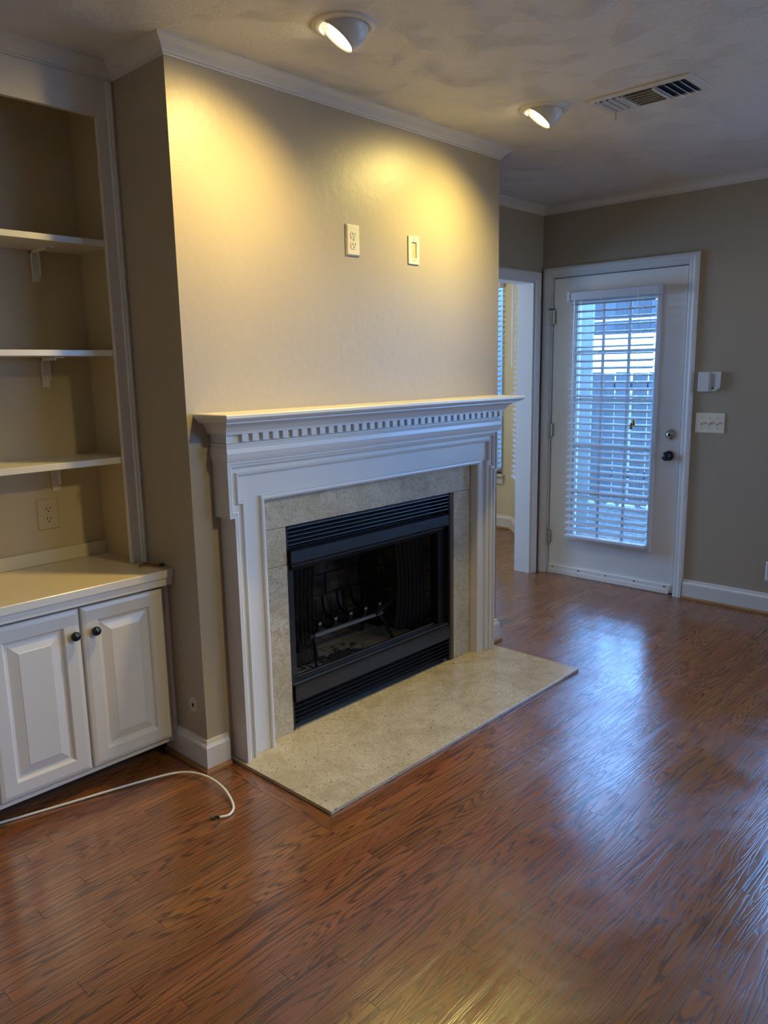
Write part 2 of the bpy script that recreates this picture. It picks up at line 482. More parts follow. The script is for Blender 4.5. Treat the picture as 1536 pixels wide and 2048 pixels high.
for row in range(-60, 94):
    y1 = -row * PIT; y0 = y1 - PIT
    xs = list(joints.get(row, []))
    if not xs: xs = [rnd.uniform(-1.4, -.3)]
    xs.sort()
    while xs[-1] < RX1 - .35: xs.append(xs[-1] + rnd.uniform(.45, 1.35))
    while xs[0] > RX0 + .35: xs.insert(0, xs[0] - rnd.uniform(.45, 1.3))
    xs = [RX0] + [x for x in xs if RX0 + .1 < x < RX1 - .1] + [RX1]
    for a, b in zip(xs, xs[1:]):
        cand.append((a, b, y0, y1))
# cut away by hearth + border, and by walls of the breast/alcove
def clip(pl):
    a, b, y0, y1 = pl
    if y1 <= YR + .02:
        b = min(b, XD + .1)
        if b - a < .02: return []
    pl = (a, b, y0, y1)
    out = []
    hx0, hx1, hy = HX0 - BW, HX1 + BW, HY - BW
    if y1 <= hy + .001: return [pl]
    if y0 < hy: # row that meets the border front: narrow it
        inner = [(max(a, hx0), min(b, hx1), y0, hy)] if min(b, hx1) > max(a, hx0) else []
        res = list(inner)
        if a < hx0: res.append((a, min(b, hx0), y0, y1))
        if b > hx1: res.append((max(a, hx1), b, y0, y1))
        return res
    res = []
    if y1 <= 0.6:
        if a < hx0: res.append((a, min(b, hx0), y0, y1))
        if b > hx1: res.append((max(a, hx1), b, y0, y1))
        return res
    if y1 <= YR + .12:
        if b > hx1: res.append((max(a, hx1), b, y0, y1))
        return res
    if b > 1.0: res.append((max(a, 1.0), b, y0, y1))
    return res
pl = [q for c in cand for q in clip(c) if q[1] - q[0] > .02 and q[3] - q[2] > .004]
def visible_size(q):
    a, b, y0, y1 = q
    best = 0; n = 0
    for i in range(9):
        p = Vector((a + (b - a) * i / 8, (y0 + y1) / 2, 0))
        d = p - CAM; z = d.dot(fw)
        if z < .3: continue
        u = 768 + 1539 * d.dot(r2) / z; v = 1024 - 1539 * d.dot(u2) / z
        if -20 < u < 1556 and 0 < v < 2070:
            if p.y > .62 and not (1.9 < p.x): continue
            if p.y > .2 and p.x < 0.0: continue
            n += 1; best = max(best, 1 / z)
    return best * n * (b - a)
pl.sort(key=visible_size, reverse=True)
def plank_box(bm, q):
    a, b, y0, y1 = q; g = .0005
    dz = random.uniform(-.0001, .0001)
    box(bm, a + g, b - g, y0 + .00012, y1 - .00012, -0.012, 0.0 + dz - .0002)
for q in pl[:292]:
    bm = bmesh.new(); plank_box(bm, q); link('plank', bm, M_OAK, fl)
bm = bmesh.new()
for q in pl[292:]: plank_box(bm, q)
rest = link('far_planks', bm, M_OAK, fl); rest['kind'] = 'stuff'
# mitred border strips round the hearth
bm = bmesh.new(); prism(bm, [(HX0 - BW, HY - BW), (HX1 + BW, HY - BW), (HX1, HY), (HX0, HY)], 'z', -.012, 0.0); link('border_plank', bm, M_OAK, fl)
bm = bmesh.new(); prism(bm, [(HX0 - BW + .0006, HY - BW + .0012), (HX0 - .0004, HY + .0008), (HX0 - .0004, -.02), (HX0 - BW + .0006, -.02)], 'z', -.012, -0.0003); link('border_plank', bm, M_OAKY, fl)
bm = bmesh.new(); prism(bm, [(HX1 + BW - .0006, HY - BW + .0012), (HX1 + BW - .0006, 0.1), (HX1 + .0004, 0.1), (HX1 + .0004, HY + .0008)], 'z', -.012, -0.0003); link('border_plank', bm, M_OAKY, fl)

ce = multi('ceiling', M_CEIL, None, [(XL - .2, XD + T, YB - .2, YR + .1, H, H + .1), (XL - .2, NX0, YR + .1, 3.4, H, H + .1)])
struct(ce, 'white hand-textured ceiling over the whole room', 'ceiling')

def wall_boxes(name, mat, label, boxes):
    o = multi(name, mat, None, boxes); struct(o, label, 'wall'); return o

# chimney breast with firebox opening (x .391-1.41, z 0-.86)
FX0, FX1, FT = 0.391, 1.410, 0.858
wall_boxes('wall_breast', M_WALL, 'warm lit greige chimney breast wall above and beside the mantel',
           [(0, FX0 - .003, 0, .66, 0, H), (FX1 + .003, W, 0, .66, 0, H), (FX0 - .003, FX1 + .003, 0, .66, FT + .002, H)])
wall_boxes('wall_left', M_WALL, 'greige left side wall of the room', [(XL - T, XL, YB, .0, 0, H)])
wall_boxes('wall_alcove', M_NICHE, 'cream wall at the back of the left alcove', [(-1.36, -.002, .602, .75, 0, H)])
wall_boxes('wall_front_left', M_WALL, 'greige wall left of the alcove', [(XL - T, -1.362, 0, .75, 0, H)])
# recessed wall with cased opening to the nook
OX0, OX1, OZ = 1.98, 3.118, 2.005
wall_boxes('wall_recess', M_WALL, 'grey recessed wall over the cased opening to the breakfast nook',
           [(W, OX0, YR, YR + .125, 0, H), (OX0, OX1, YR, YR + .125, OZ, H), (OX1, XD + T, YR, YR + .125, 0, H)])
# door wall x = XD
DY0, DY1, DZ = -0.374, 0.529, 2.018
w2 = (-4.6, -1.12, .80, 2.14)
wall_boxes('wall_right', M_WALL, 'shaded grey wall holding the glass door',
           [(XD, XD + T, DY1 + .02, YR, 0, H), (XD, XD + T, DY0 - .02, DY1 + .02, DZ + .015, H), (XD, XD + T, w2[1], DY0 - .02, 0, H),
            (XD, XD + T, w2[0], w2[1], 0, w2[2]), (XD, XD + T, w2[0], w2[1], w2[3], H), (XD, XD + T, YB, w2[0], 0, H)])
bw = (1.8, 3.05, 1.10, 2.12)
wall_boxes('wall_back', M_WALL, 'greige wall behind the viewpoint with wide windows',
           [(XL - T, bw[0], YB - T, YB, 0, H), (bw[1], XD + T, YB - T, YB, 0, H), (bw[0], bw[1], YB - T, YB, 0, bw[2]), (bw[0], bw[1], YB - T, YB, bw[3], H)])
# nook walls
NX = 4.28; NC = 1.557
dv = Vector((-.717, -.697, 0)).normalized(); nv = Vector((-dv.y * -1, dv.x * -1, 0))
nv = Vector((-.697, .717, 0)).normalized()      # into the nook
na = (1.665, 2.95, .50, 2.17)                    # window in the x = NX wall: y0,y1,z0,z1
wall_boxes('wall_nook', M_NOOK, 'cream nook wall with the far blind-covered window',
           [(NX, NX + .14, NC, na[0], 0, H), (NX, NX + .14, na[1], 3.3, 0, H), (NX, NX + .14, na[0], na[1], 0, na[2]), (NX, NX + .14, na[0], na[1], na[3], H)])
wall_boxes('wall_nook_back', M_NOOK, 'cream wall closing the back of the nook', [(.9, 1.3, 3.3, 3.4, 0, H), (2.9, NX + .14, 3.3, 3.4, 0, H), (1.3, 2.9, 3.3, 3.4, 0, .5), (1.3, 2.9, 3.3, 3.4, 2.2, H)])
wall_boxes('wall_nook_left', M_NOOK, 'cream wall closing the left of the nook', [(.9, 1.0, YR + .125, 3.3, 0, H)])
# angled bay wall with window (t measured from the corner)
A0 = Vector((NX, NC, 0)); TL = 1.29
wb = (.46, 1.16, .50, 2.17)
def aloc(t, o, z): p = A0 + dv * t + nv * o; return Vector((p.x, p.y, z))
def abox(bm, t0, t1, o0, o1, z0, z1):
    vs = box(bm, t0, t1, o0, o1, z0, z1)
    for v in vs:
        p = aloc(v.co.x, v.co.y, v.co.z); v.co = p
    bmesh.ops.recalc_face_normals(bm, faces=bm.faces)
bm = bmesh.new()
for b in [(0, wb[0], -.12, 0, 0, H), (wb[1], TL, -.12, 0, 0, H), (wb[0], wb[1], -.12, 0, 0, wb[2]), (wb[0], wb[1], -.12, 0, wb[3], H)]: abox(bm, *b)
struct(link('wall_nook_bay', bm, M_NOOK), 'cream angled bay wall of the nook beside the opening', 'wall')

# nook windows with blinds (blind = thing with slats)
def glazing(name, label, fboxes, gbox, mk):
    t = thing(name, label, 'window', kind='structure')
    bm = bmesh.new()
    for b in fboxes: mk(bm, *b)
    link('window_frame', bm, M_TRIM, t)
    bm = bmesh.new(); mk(bm, *gbox); link('glass_pane', bm, M_GLASS, t)
    return t
yz = lambda x: (lambda bm, y0, y1, o0, o1, z0, z1: box(bm, x + o0, x + o1, y0, y1, z0, z1))
def frame_rects(a, b, c, d, fwid, o0, o1, mull=()):
    r = [(a, a + fwid, o0, o1, c, d), (b - fwid, b, o0, o1, c, d), (a + fwid, b - fwid, o0, o1, c, c + fwid), (a + fwid, b - fwid, o0, o1, d - fwid, d)]
    for m in mull: r.append((m - .02, m + .02, o0 + .004, o1 - .004, c + fwid, d - fwid))
    return r
glazing('window_1', 'bright nook window on the far cream wall', frame_rects(*na, .04, .05, .09, [2.3]), (na[0] + .03, na[1] - .03, .068, .072, na[2] + .03, na[3] - .03), yz(NX))
glazing('window_2', 'nook window in the angled bay wall', frame_rects(*wb, .04, -.09, -.05), (wb[0] + .03, wb[1] - .03, -.072, -.068, wb[2] + .03, wb[3] - .03), abox)
glazing('window_3', 'window in the right wall past the frame edge', frame_rects(*w2, .05, .05, .10, [-2.28, -3.44]), (w2[0] + .03, w2[1] - .03, .073, .077, w2[2] + .03, w2[3] - .03), yz(XD))
glazing('window_4', 'wide windows in the wall behind the viewpoint', frame_rects(*bw, .05, -.10, -.05, [2.42]), (bw[0] + .03, bw[1] - .03, -.077, -.073, bw[2] + .03, bw[3] - .03),
        lambda bm, x0, x1, o0, o1, z0, z1: box(bm, x0, x1, YB + o0, YB + o1, z0, z1))
glazing('added_window', 'unseen window added in the nook back wall to light the jamb', frame_rects(1.3, 2.9, .5, 2.2, .05, .02, .07, [2.1]), (1.33, 2.87, .043, .047, .53, 2.17),
        lambda bm, x0, x1, o0, o1, z0, z1: box(bm, x0, x1, 3.3 + o0, 3.3 + o1, z0, z1))  # unseen window, added to light the opening jamb and bay wall
# sills and casings of nook windows
bm = bmesh.new(); box(bm, NX - .05, NX + .05, na[0] - .03, na[1] + .03, na[2] - .02, na[2]); box(bm, NX - .02, NX, na[0] - .02, na[1] + .02, na[2] - .09, na[2] - .02)
struct(link('trim_1', bm, M_TRIM), 'white sill and apron under the far nook window', 'window sill')
bm = bmesh.new(); abox(bm, wb[0] - .05, wb[1] + .03, -.05, .055, wb[2] - .02, wb[2]); abox(bm, wb[0] - .03, wb[1] + .02, 0, .02, wb[2] - .09, wb[2] - .02)
struct(link('trim_2', bm, M_TRIM), 'white sill under the angled nook window', 'window sill')

SLAT = [(-.025, -.0015), (-.012, .0015), (.012, .0015), (.025, -.0015), (.025, -.004), (.012, -.001), (-.012, -.001), (-.025, -.004)]
def slat_mesh(name, L, tilt, depth=1.0):
    bm = bmesh.new()
    c, s = math.cos(tilt), math.sin(tilt)
    prism(bm, [((a * depth) * c - b * s, (a * depth) * s + b * c) for a, b in SLAT], 'y', -L / 2, L / 2)  # (x,z) profile along y
    me = bpy.data.meshes.new(name); bm.normal_update(); bm.to_mesh(me); bm.free(); me.materials.append(M_BLIND); return me
def blind(label, centre, ang, L, z0, z1, n, tilt, face=-1):
    """centre (x,y) of the slat line, ang = rotation about z of the local y axis"""
    t = thing('window_blind', label, 'blind')
    R = Matrix.Rotation(ang, 4, 'Z'); R.translation = Vector((centre[0], centre[1], 0))
    me = slat_mesh('slat', L, tilt)
    for i in range(n):
        o = bpy.data.objects.new('slat', me); COL.objects.link(o); o.parent = t
        m = R.copy(); m.translation.z = z0 + (z1 - z0) * i / (n - 1)
        jm = Matrix.Rotation(random.uniform(-.05, .05), 4, 'Y') @ Matrix.Rotation(random.uniform(-.003, .003), 4, 'X')
        o.matrix_local = m @ jm
    bm = bmesh.new(); box(bm, -.027, .027, -L / 2, L / 2, z0 - .062, z0 - .042, bev=.003); bmesh.ops.transform(bm, matrix=R, verts=bm.verts)
    link('bottom_rail', bm, M_BLIND, t)
    bm = bmesh.new(); box(bm, -.028, .028, -L / 2 - .003, L / 2 + .003, z1 + .025, z1 + .075, bev=.002); bmesh.ops.transform(bm, matrix=R, verts=bm.verts)
    link('head_rail', bm, M_BLIND, t)
    for s in (-.36, .36):
        bm = bmesh.new()
        for dx in (-.026, .026): cyl(bm, (dx, s * L, z0 - .04), (dx, s * L, z1 + .03), .0009, seg=5)
        cyl(bm, (0.0, s * L + .012, z0 - .04), (0.0, s * L + .012, z1 + .03), .0008, seg=5)
        bmesh.ops.transform(bm, matrix=R, verts=bm.verts); link('ladder_cord', bm, M_PLATE, t)
    return t
blind('white slatted blind on the far nook window left of the mantel end', (NX - .04, (na[0] + na[1]) / 2), 0, na[1] - na[0] + .02, .60, 2.09, 36, .25)
cb = aloc((.42 + 1.17) / 2, .058, 0)
b2 = blind('white slatted blind projecting from the angled nook wall beside the opening jamb', (cb.x, cb.y), math.atan2(-dv.x, dv.y), .75, .60, 2.09, 36, -.25)
bm = bmesh.new(); p = aloc(.45, .095, 0); cyl(bm, (p.x, p.y, 1.45), (p.x, p.y, 2.12), .005, seg=8)
link('tilt_wand', bm, M_BLIND, b2)

# ------------------------------------------------------------------ crown, baseboards, casings
CROWN = [(0, 0), (.047, 0), (.047, .006), (.040, .010), (.028, .018), (.016, .030), (.011, .036), (.011, .041), (.004, .043), (.004, .048), (0, .048)]
def crown(name, label, path):
    # profile (a into the room = left of path seen with normal -z, b down)
    struct(swept(name, M_TRIM, None, CROWN, path, (0, 0, -1)), label, 'crown moulding')
# with normal -z, left = n x d : choose path so that left points into the room
crown('trim_3', 'white crown moulding running round the chimney breast and over the bookcase',
      [(-1.36, .33, H), (0, .33, H), (0, 0, H), (W, 0, H), (W, YR, H), (XD, YR, H), (XD, YB, H)][::1])
BASE = [(0, 0), (.016, 0), (.016, .090), (.013, .098), (.009, .104), (.007, .118), (0, .120)]
def baseb(name, label, path, shoe=True, mat=None, z=0.016):
    o = swept(name, M_TRIM, None, [(a, b * .88 + z) for a, b in BASE], path, (0, 0, 1)); struct(o, label, 'baseboard')
    if shoe: swept('shoe_moulding', M_SHOE, o, [(0, 0), (.028, 0), (.027, .008), (.022, .0145), (.016, .017), (0, .017)], path, (0, 0, 1))
    return o
baseb('baseboard_left', 'white baseboard wrapping the left corner of the breast', [(.0865, 0, 0), (0, 0, 0), (0, .262, 0)])
baseb('baseboard_breast_right', 'short white baseboard at the right corner of the breast', [(W, YR - .0, 0), (W, 0, 0), (1.7, 0, 0)])
baseb('baseboard_right', 'white baseboard along the grey wall right of the door', [(XD, YB, 0), (XD, -.446, 0)][::-1][::-1])
p1 = aloc(1.25, 0, 0)
baseb('baseboard_nook', 'cream white baseboard turning the corner inside the nook', [(p1.x, p1.y, 0), (NX, NC, 0), (NX, 3.3, 0)])
CAS = [(0, 0), (.066, 0), (.066, .012), (.058, .019), (.044, .019), (.030, .015), (.012, .013), (.006, .009), (0, .009)]
# door casing: path along the opening edge, profile going outwards
def casing(name, label, path, normal, w=1.0, closed=False):
    pr = [(a * w, b) for a, b in CAS]
    struct(swept(name, M_TRIM, None, pr, path, normal, closed), label, 'casing')
casing('trim_4', 'white casing framing the glass door', [(XD, DY1 + .012, 0), (XD, DY1 + .012, DZ + .009), (XD, DY0 - .008, DZ + .009), (XD, DY0 - .008, 0)], (-1, 0, 0), w=.92)
casing('trim_5', 'white casing framing the opening to the nook', [(OX0 + .006, YR, 0), (OX0 + .006, YR, OZ - .006), (OX1 - .006, YR, OZ - .006), (OX1 - .006, YR, 0)], (0, -1, 0), w=.95)
casing('trim_9', 'white casing around the right wall window', [(XD, w2[1], w2[2]), (XD, w2[0], w2[2]), (XD, w2[0], w2[3]), (XD, w2[1], w2[3])][::-1], (-1, 0, 0), w=.92, closed=True)
# jamb lining of the opening
struct(multi('trim_6', M_TRIM, None, [(OX1 - .016, OX1 - .0005, YR + .001, YR + .124, 0, OZ - .016), (OX0 + .0005, OX0 + .016, YR + .001, YR + .124, 0, OZ - .016), (OX0, OX1, YR + .001, YR + .124, OZ - .016, OZ - .0005)]),
       'pale jamb lining inside the cased opening', 'door jamb')
struct(multi('trim_7', M_TRIM, None, [(XD + .001, XD + T - .001, DY1 + .003, DY1 + .0195, 0, DZ + .014), (XD + .001, XD + T - .001, DY0 - .0195, DY0 - .003, 0, DZ + .014), (XD + .001, XD + T - .001, DY0, DY1, DZ + .003, DZ + .0145),
             (XD + .058, XD + .085, DY0 - .003, DY0 + .014, 0.007, DZ + .003), (XD + .058, XD + .085, DY1 - .014, DY1 + .003, 0.007, DZ + .003), (XD + .058, XD + .085, DY0, DY1, DZ - .016, DZ + .003), (XD + .058, XD + .085, DY0, DY1, 0.0065, .02)]),
       'white jamb lining around the glass door', 'door jamb')
struct(bx('trim_8', M_STEEL, None, XD - .005, XD + T, DY0, DY1, -.011, .006), 'dark metal threshold under the glass door', 'threshold')

# ------------------------------------------------------------------ glass door
dr = thing('door_1', 'white glazed door with a full-length slatted blind', 'door', kind='structure')
LY0, LY1, LZ0, LZ1 = -.190, .345, .285, 1.845
dx0, dx1 = XD + .012, XD + .055
multi('door_leaf', M_DOOR, dr, [(dx0, dx1, DY0 + .003, LY0, .012, DZ - .004), (dx0, dx1, LY1, DY1 - .003, .012, DZ - .004), (dx0, dx1, LY0, LY1, .012, LZ0), (dx0, dx1, LY0, LY1, LZ1, DZ - .004)])
LITE = [(0, 0), (.032, 0), (.032, .006), (.026, .012), (.010, .014), (.004, .010), (0, .004)]
swept('lite_frame', M_DOOR, dr, LITE, [(dx0, LY1, LZ0), (dx0, LY1, LZ1), (dx0, LY0, LZ1), (dx0, LY0, LZ0)], (-1, 0, 0), closed=True)
bx('glass_pane', M_GLASS, dr, dx0 + .020, dx0 + .024, LY0, LY1, LZ0, LZ1)
for i in (1, 2):
    y = LY0 + (LY1 - LY0) * i / 3
    bx('muntin', M_DOOR, dr, dx0 + .010, dx0 + .019, y - .010, y + .010, LZ0, LZ1, bev=.002)
for i in range(1, 5):
    z = LZ0 + (LZ1 - LZ0) * i / 5
    bx('muntin', M_DOOR, dr, dx0 + .011, dx0 + .018, LY0, LY1, z - .010, z + .010, bev=.002)
sw = bx('door_sweep', M_DOOR, dr, dx0 - .012, dx0 - .0005, DY0 + .012, DY1 - .004, .012, .064, bev=.002)
bx('sweep_fin', M_DOOR, sw, dx0 - .016, dx0 - .010, DY0 + .022, DY1 - .004, .006, .034)
for i in range(5):
    bm = bmesh.new(); y = DY0 + .05 + (DY1 - DY0 - .09) * i / 4; cyl(bm, (dx0 - .0155, y, .050), (dx0 - .012, y, .050), .0045, seg=10); link('screw', bm, M_DARK, sw)
bm = bmesh.new(); lathe(bm, [(0, .062), (.018, .060), (.026, .052), (.028, .042), (.022, .030), (.012, .024), (.011, .010), (.030, .008), (.031, 0), (0, 0)], (dx0, -.308, .885), (-1, 0, 0))
link('door_knob', bm, M_BRONZE, dr, True).data['n'] = 1
bm = bmesh.new(); lathe(bm, [(0, .020), (.016, .020), (.018, .016), (.027, .013), (.030, .008), (.031, 0), (0, 0)], (dx0, -.311, 1.017), (-1, 0, 0))
db = link('deadbolt', bm, M_CHROME, dr, True); db['label'] = 'satin metal deadbolt rose'
bm = bmesh.new(); cyl(bm, (dx0 - .022, -.311, 1.017), (dx0 - .019, -.311, 1.017), .009, seg=14); link('keyhole', bm, M_DARK, db)
for z in (1.766, 1.012, .265):
    bm = bmesh.new(); cyl(bm, (XD - .006, DY1 + .004, z - .046), (XD - .006, DY1 + .004, z + .046), .007, seg=10)
    box(bm, XD - .004, XD + .012, DY1 - .016, DY1 + .002, z - .044, z + .044)
    hg = link('hinge', bm, M_HINGE, dr)
    if z > 1.7:
        bm = bmesh.new(); cyl(bm, (XD - .014, DY1 + .025, z + .054), (XD - .014, DY1 - .03, z + .052), .003, seg=8); cyl(bm, (XD - .006, DY1 + .004, z + .04), (XD - .006, DY1 + .004, z + .058), .004, seg=8)
        link('hinge_stop', bm, M_BRONZE, hg)
bl = blind('white wide-slat blind hanging on the glass door', (XD - .041, .078), 0, .575, .352, 1.836, 34, .26)
for y in (-.222, .378):
    bx('rail_bracket', M_BLIND, bl, XD - .072, dx0 - .001, y - .006 if y < 0 else y - .014, y + .014 if y < 0 else y + .006, 1.858, 1.915, bev=.001)
bm = bmesh.new(); cyl(bm, (XD - .072, .325, 1.222), (XD - .072, .325, 1.86), .0045, seg=8); link('tilt_wand', bm, M_WPLAST, bl)
bm = bmesh.new(); tube(bm, smooth_path([(XD - .071, -.105, 1.87), (XD - .072, -.104, 1.6), (XD - .073, -.1, 1.3), (XD - .073, -.1, 1.11)], 4), .0015, 6)
cord = link('lift_cord', bm, M_PLATE, bl)
bm = bmesh.new()
lathe(bm, [(0, .04), (.004, .038), (.011, .006), (.010, 0), (0, 0)], (XD - .073, -.107, 1.072), (0, 0, 1), 12)
lathe(bm, [(0, .04), (.004, .038), (.011, .006), (.010, 0), (0, 0)], (XD - .075, -.092, 1.048), (0, 0, 1), 12)
link('tassel', bm, M_BRASS, cord)

# ------------------------------------------------------------------ wall plates
def plate(bm, x0, x1, z0, z1, t=.006):
    # facing -y, front at -t
    e = .005
    v0 = [bm.verts.new(p) for p in ((x0, 0, z0), (x1, 0, z0), (x1, 0, z1), (x0, 0, z1))]
    v1 = [bm.verts.new(p) for p in ((x0, -t * .4, z0), (x1, -t * .4, z0), (x1, -t * .4, z1), (x0, -t * .4, z1))]
    v2 = [bm.verts.new(p) for p in ((x0 + e, -t, z0 + e), (x1 - e, -t, z0 + e), (x1 - e, -t, z1 - e), (x0 + e, -t, z1 - e))]
    for A, B in ((v0, v1), (v1, v2)):
        for i in range(4): bm.faces.new((A[i], A[(i + 1) % 4], B[(i + 1) % 4], B[i]))
    bm.faces.new(v0); bm.faces.new(v2)
    bmesh.ops.recalc_face_normals(bm, faces=bm.faces)
def outlet(label, w, h, depth, mat):
    t = thing('wall_outlet', label, 'outlet')
    bm = bmesh.new(); plate(bm, -w / 2, w / 2, -h / 2, h / 2, depth); link('cover_plate', bm, mat, t)
    for z in (.0195, -.0195):
        bm = bmesh.new()
        prism(bm, [(-.010, z - .0145), (.010, z - .0145), (.0165, z - .008), (.0165, z + .008), (.010, z + .0145), (-.010, z + .0145), (-.0165, z + .008), (-.0165, z - .008)], 'y', -depth - .0018, -depth + .001)
        r = link('receptacle', bm, mat, t)
        bm = bmesh.new(); d = -depth - .0018
        for x in (-.0065, .0065): box(bm, x - .0013, x + .0013, d - .0006, d + .0004, z - .001, z + .0085)
        cyl(bm, (0, d - .0006, z - .0075), (0, d + .0004, z - .0075), .0028, seg=8)
        link('slots', bm, M_DARK, r)
    bm = bmesh.new(); cyl(bm, (0, -depth - .001, 0), (0, -depth + .0005, 0), .003, seg=10); link('screw', bm, M_STEEL, t)
    return t
o1 = outlet('ivory double outlet plate on the chimney breast, left of the cable plate', .074, .119, .008, M_PLATE)
o1.location = (.8095, 0, 1.953)
o2 = outlet('cream double outlet on the alcove back wall under the lowest shelf', .080, .118, .007, M_NICHE)
o2.location = (-.246, .602, .932)
o3 = outlet('partly cropped outlet low on the grey wall at the right edge', .07, .114, .006, M_WPLAST)
o3.location = (XD, -.955, .253); o3.rotation_euler.z = PI / -2
# pass-through plate
cp = thing('cable_plate', 'ivory rectangular plate with an open slot right of the breast outlet', 'wall plate')
bm = bmesh.new()
x0, x1, z0, z1 = 1.144, 1.214, 1.892, 2.008
for b in [(x0, 1.164, z0, z1), (1.196, x1, z0, z1), (1.164, 1.196, z0, 1.9165), (1.164, 1.196, 1.983, z1)]: box(bm, b[0], b[1], -.005, 0, b[2], b[3])
link('cover_plate', bm, M_PLATE, cp)
bx('slot_recess', M_NICHE, cp, 1.1642, 1.1958, -.0012, -.0002, 1.9167, 1.9828)
for z in (1.906, 1.992):
    bm = bmesh.new(); cyl(bm, (1.180, -.006, z), (1.180, -.004, z), .003, seg=10); link('screw', bm, M_STEEL, cp)
# triple switch
ts = thing('light_switch', 'white triple toggle switch plate beside the door', 'light switch')
bm = bmesh.new(); plate(bm, -.085, .085, -.059, .059, .006); link('cover_plate', bm, M_PLATE, ts)
for x in (-.046, 0, .046):
    bm = bmesh.new(); box(bm, x - .005, x + .005, -.0066, -.005, -.012, .012); box(bm, x - .0035, x + .0035, -.016, -.006, -.001, .009, bev=.001); link('toggle', bm, M_PLATE, ts)
    bm = bmesh.new(); box(bm, x - .0052, x + .0052, -.0068, -.006, -.0125, -.002); link('toggle_slot', bm, M_STEEL, ts)
    for z in (-.030, .030):
        bm = bmesh.new(); cyl(bm, (x, -.0075, z), (x, -.005, z), .0034, seg=10); link('screw', bm, M_STEEL, ts)
ts.location = (XD, -.551, 1.096); ts.rotation_euler.z = -PI / 2
kp = thing('alarm_keypad', 'white alarm keypad with a vented side above the switches', 'keypad')
bm = bmesh.new(); prism(bm, [(-.060, -.056), (.035, -.056), (.058, -.036), (.061, .056), (-.060, .056)], 'y', -.022, 0); link('housing', bm, M_WPLAST, kp)
bx('flip_cover', M_WPLAST, kp, -.0605, .000, -.030, -.0215, -.058, .0565, bev=.002)
for i in range(10):
    bx('vent_slot', M_DARK, kp, .014, .036, -.0232, -.0215, -.028 + i * .0075, -.0255 + i * .0075)
bx('display', M_DARK, kp, .016, .030, -.0232, -.0215, -.043, -.034)
kp.location = (XD, -.539, 1.340); kp.rotation_euler.z = -PI / 2
# gas valve escutcheon on the side of the breast
gv = thing('gas_valve_cover', 'round painted gas valve cover with a square keyhole, low on the breast side', 'valve cover')
bm = bmesh.new(); lathe(bm, [(0, .003), (.026, .003), (.030, 0), (0, 0)], (0, .077, .236), (-1, 0, 0), 32); link('cover_disc', bm, M_PLATE2, gv)
bx('keyhole', M_DARK, gv, -.0042, -.0025, .071, .083, .230, .243)

# ------------------------------------------------------------------ bookcase and base cabinet
bc = thing('bookcase', 'white built-in bookcase with three open shelves left of the breast', 'bookcase')
multi('face_frame', M_CAB, bc, [(-.062, -.001, .332, .352, .7455, 2.306), (-1.36, -.001, .332, .352, 2.306, H - .001), (-1.358, -1.30, .332, .352, .7455, 2.306)])
STI = [(-.0008, .332), (-.0008, .326), (-.008, .322), (-.013, .322), (-.016, .325), (-.020, .325), (-.023, .328), (-.026, .332)]
bm = bmesh.new(); prism(bm, STI, 'z', .7455, H - .05); link('stile_moulding', bm, M_CAB, bc)
multi('side_panel', M_NICHE, bc, [(-.0305, -.001, .353, .601, .7455, H - .001)])
multi('side_panel', M_NICHE, bc, [(-1.359, -1.33, .353, .601, .7455, H - .001)])
for z0, z1, lab in ((1.887, 1.908, 0), (1.511, 1.532, 1), (1.124, 1.147, 2)):
    sh = bx('shelf', M_CAB, bc, -1.3295, -.031, .3535, .6005, z0, z1, bev=.0015)
    for xb in (-.205, -.86):
        bm = bmesh.new()
        box(bm, xb - .015, xb + .015, .596, .6005, z0 - .108, z0 - .0005, bev=.0012)
        box(bm, xb - .015, xb + .015, .46, .596, z0 - .0045, z0 - .0002, bev=.001)
        box(bm, xb - .0155, xb - .0125, .586, .598, z0 - .085, z0 - .001)
        box(bm, xb + .0125, xb + .0155, .586, .598, z0 - .085, z0 - .001)
        box(bm, xb - .0155, xb - .0125, .47, .598, z0 - .012, z0 - .001)
        br = link('bracket', bm, M_CAB, sh)
ct = thing('countertop', 'cream laminate countertop with a short backsplash in the alcove', 'countertop')
multi('slab', M_COUNTER, ct, [(-1.358, -.001, .152, .6005, .716, .745)])
bm = bmesh.new()
bx('front_edge', M_CAB, ct, -1.358, -.001, .150, .158, .7155, .7445, bev=.002)
bx('apron', M_CAB, ct, -1.358, -.001, .158, .178, .686, .7158, bev=.002)
bx('backsplash', M_COUNTER, ct, -1.328, -.031, .589, .6005, .7452, .797, bev=.002)

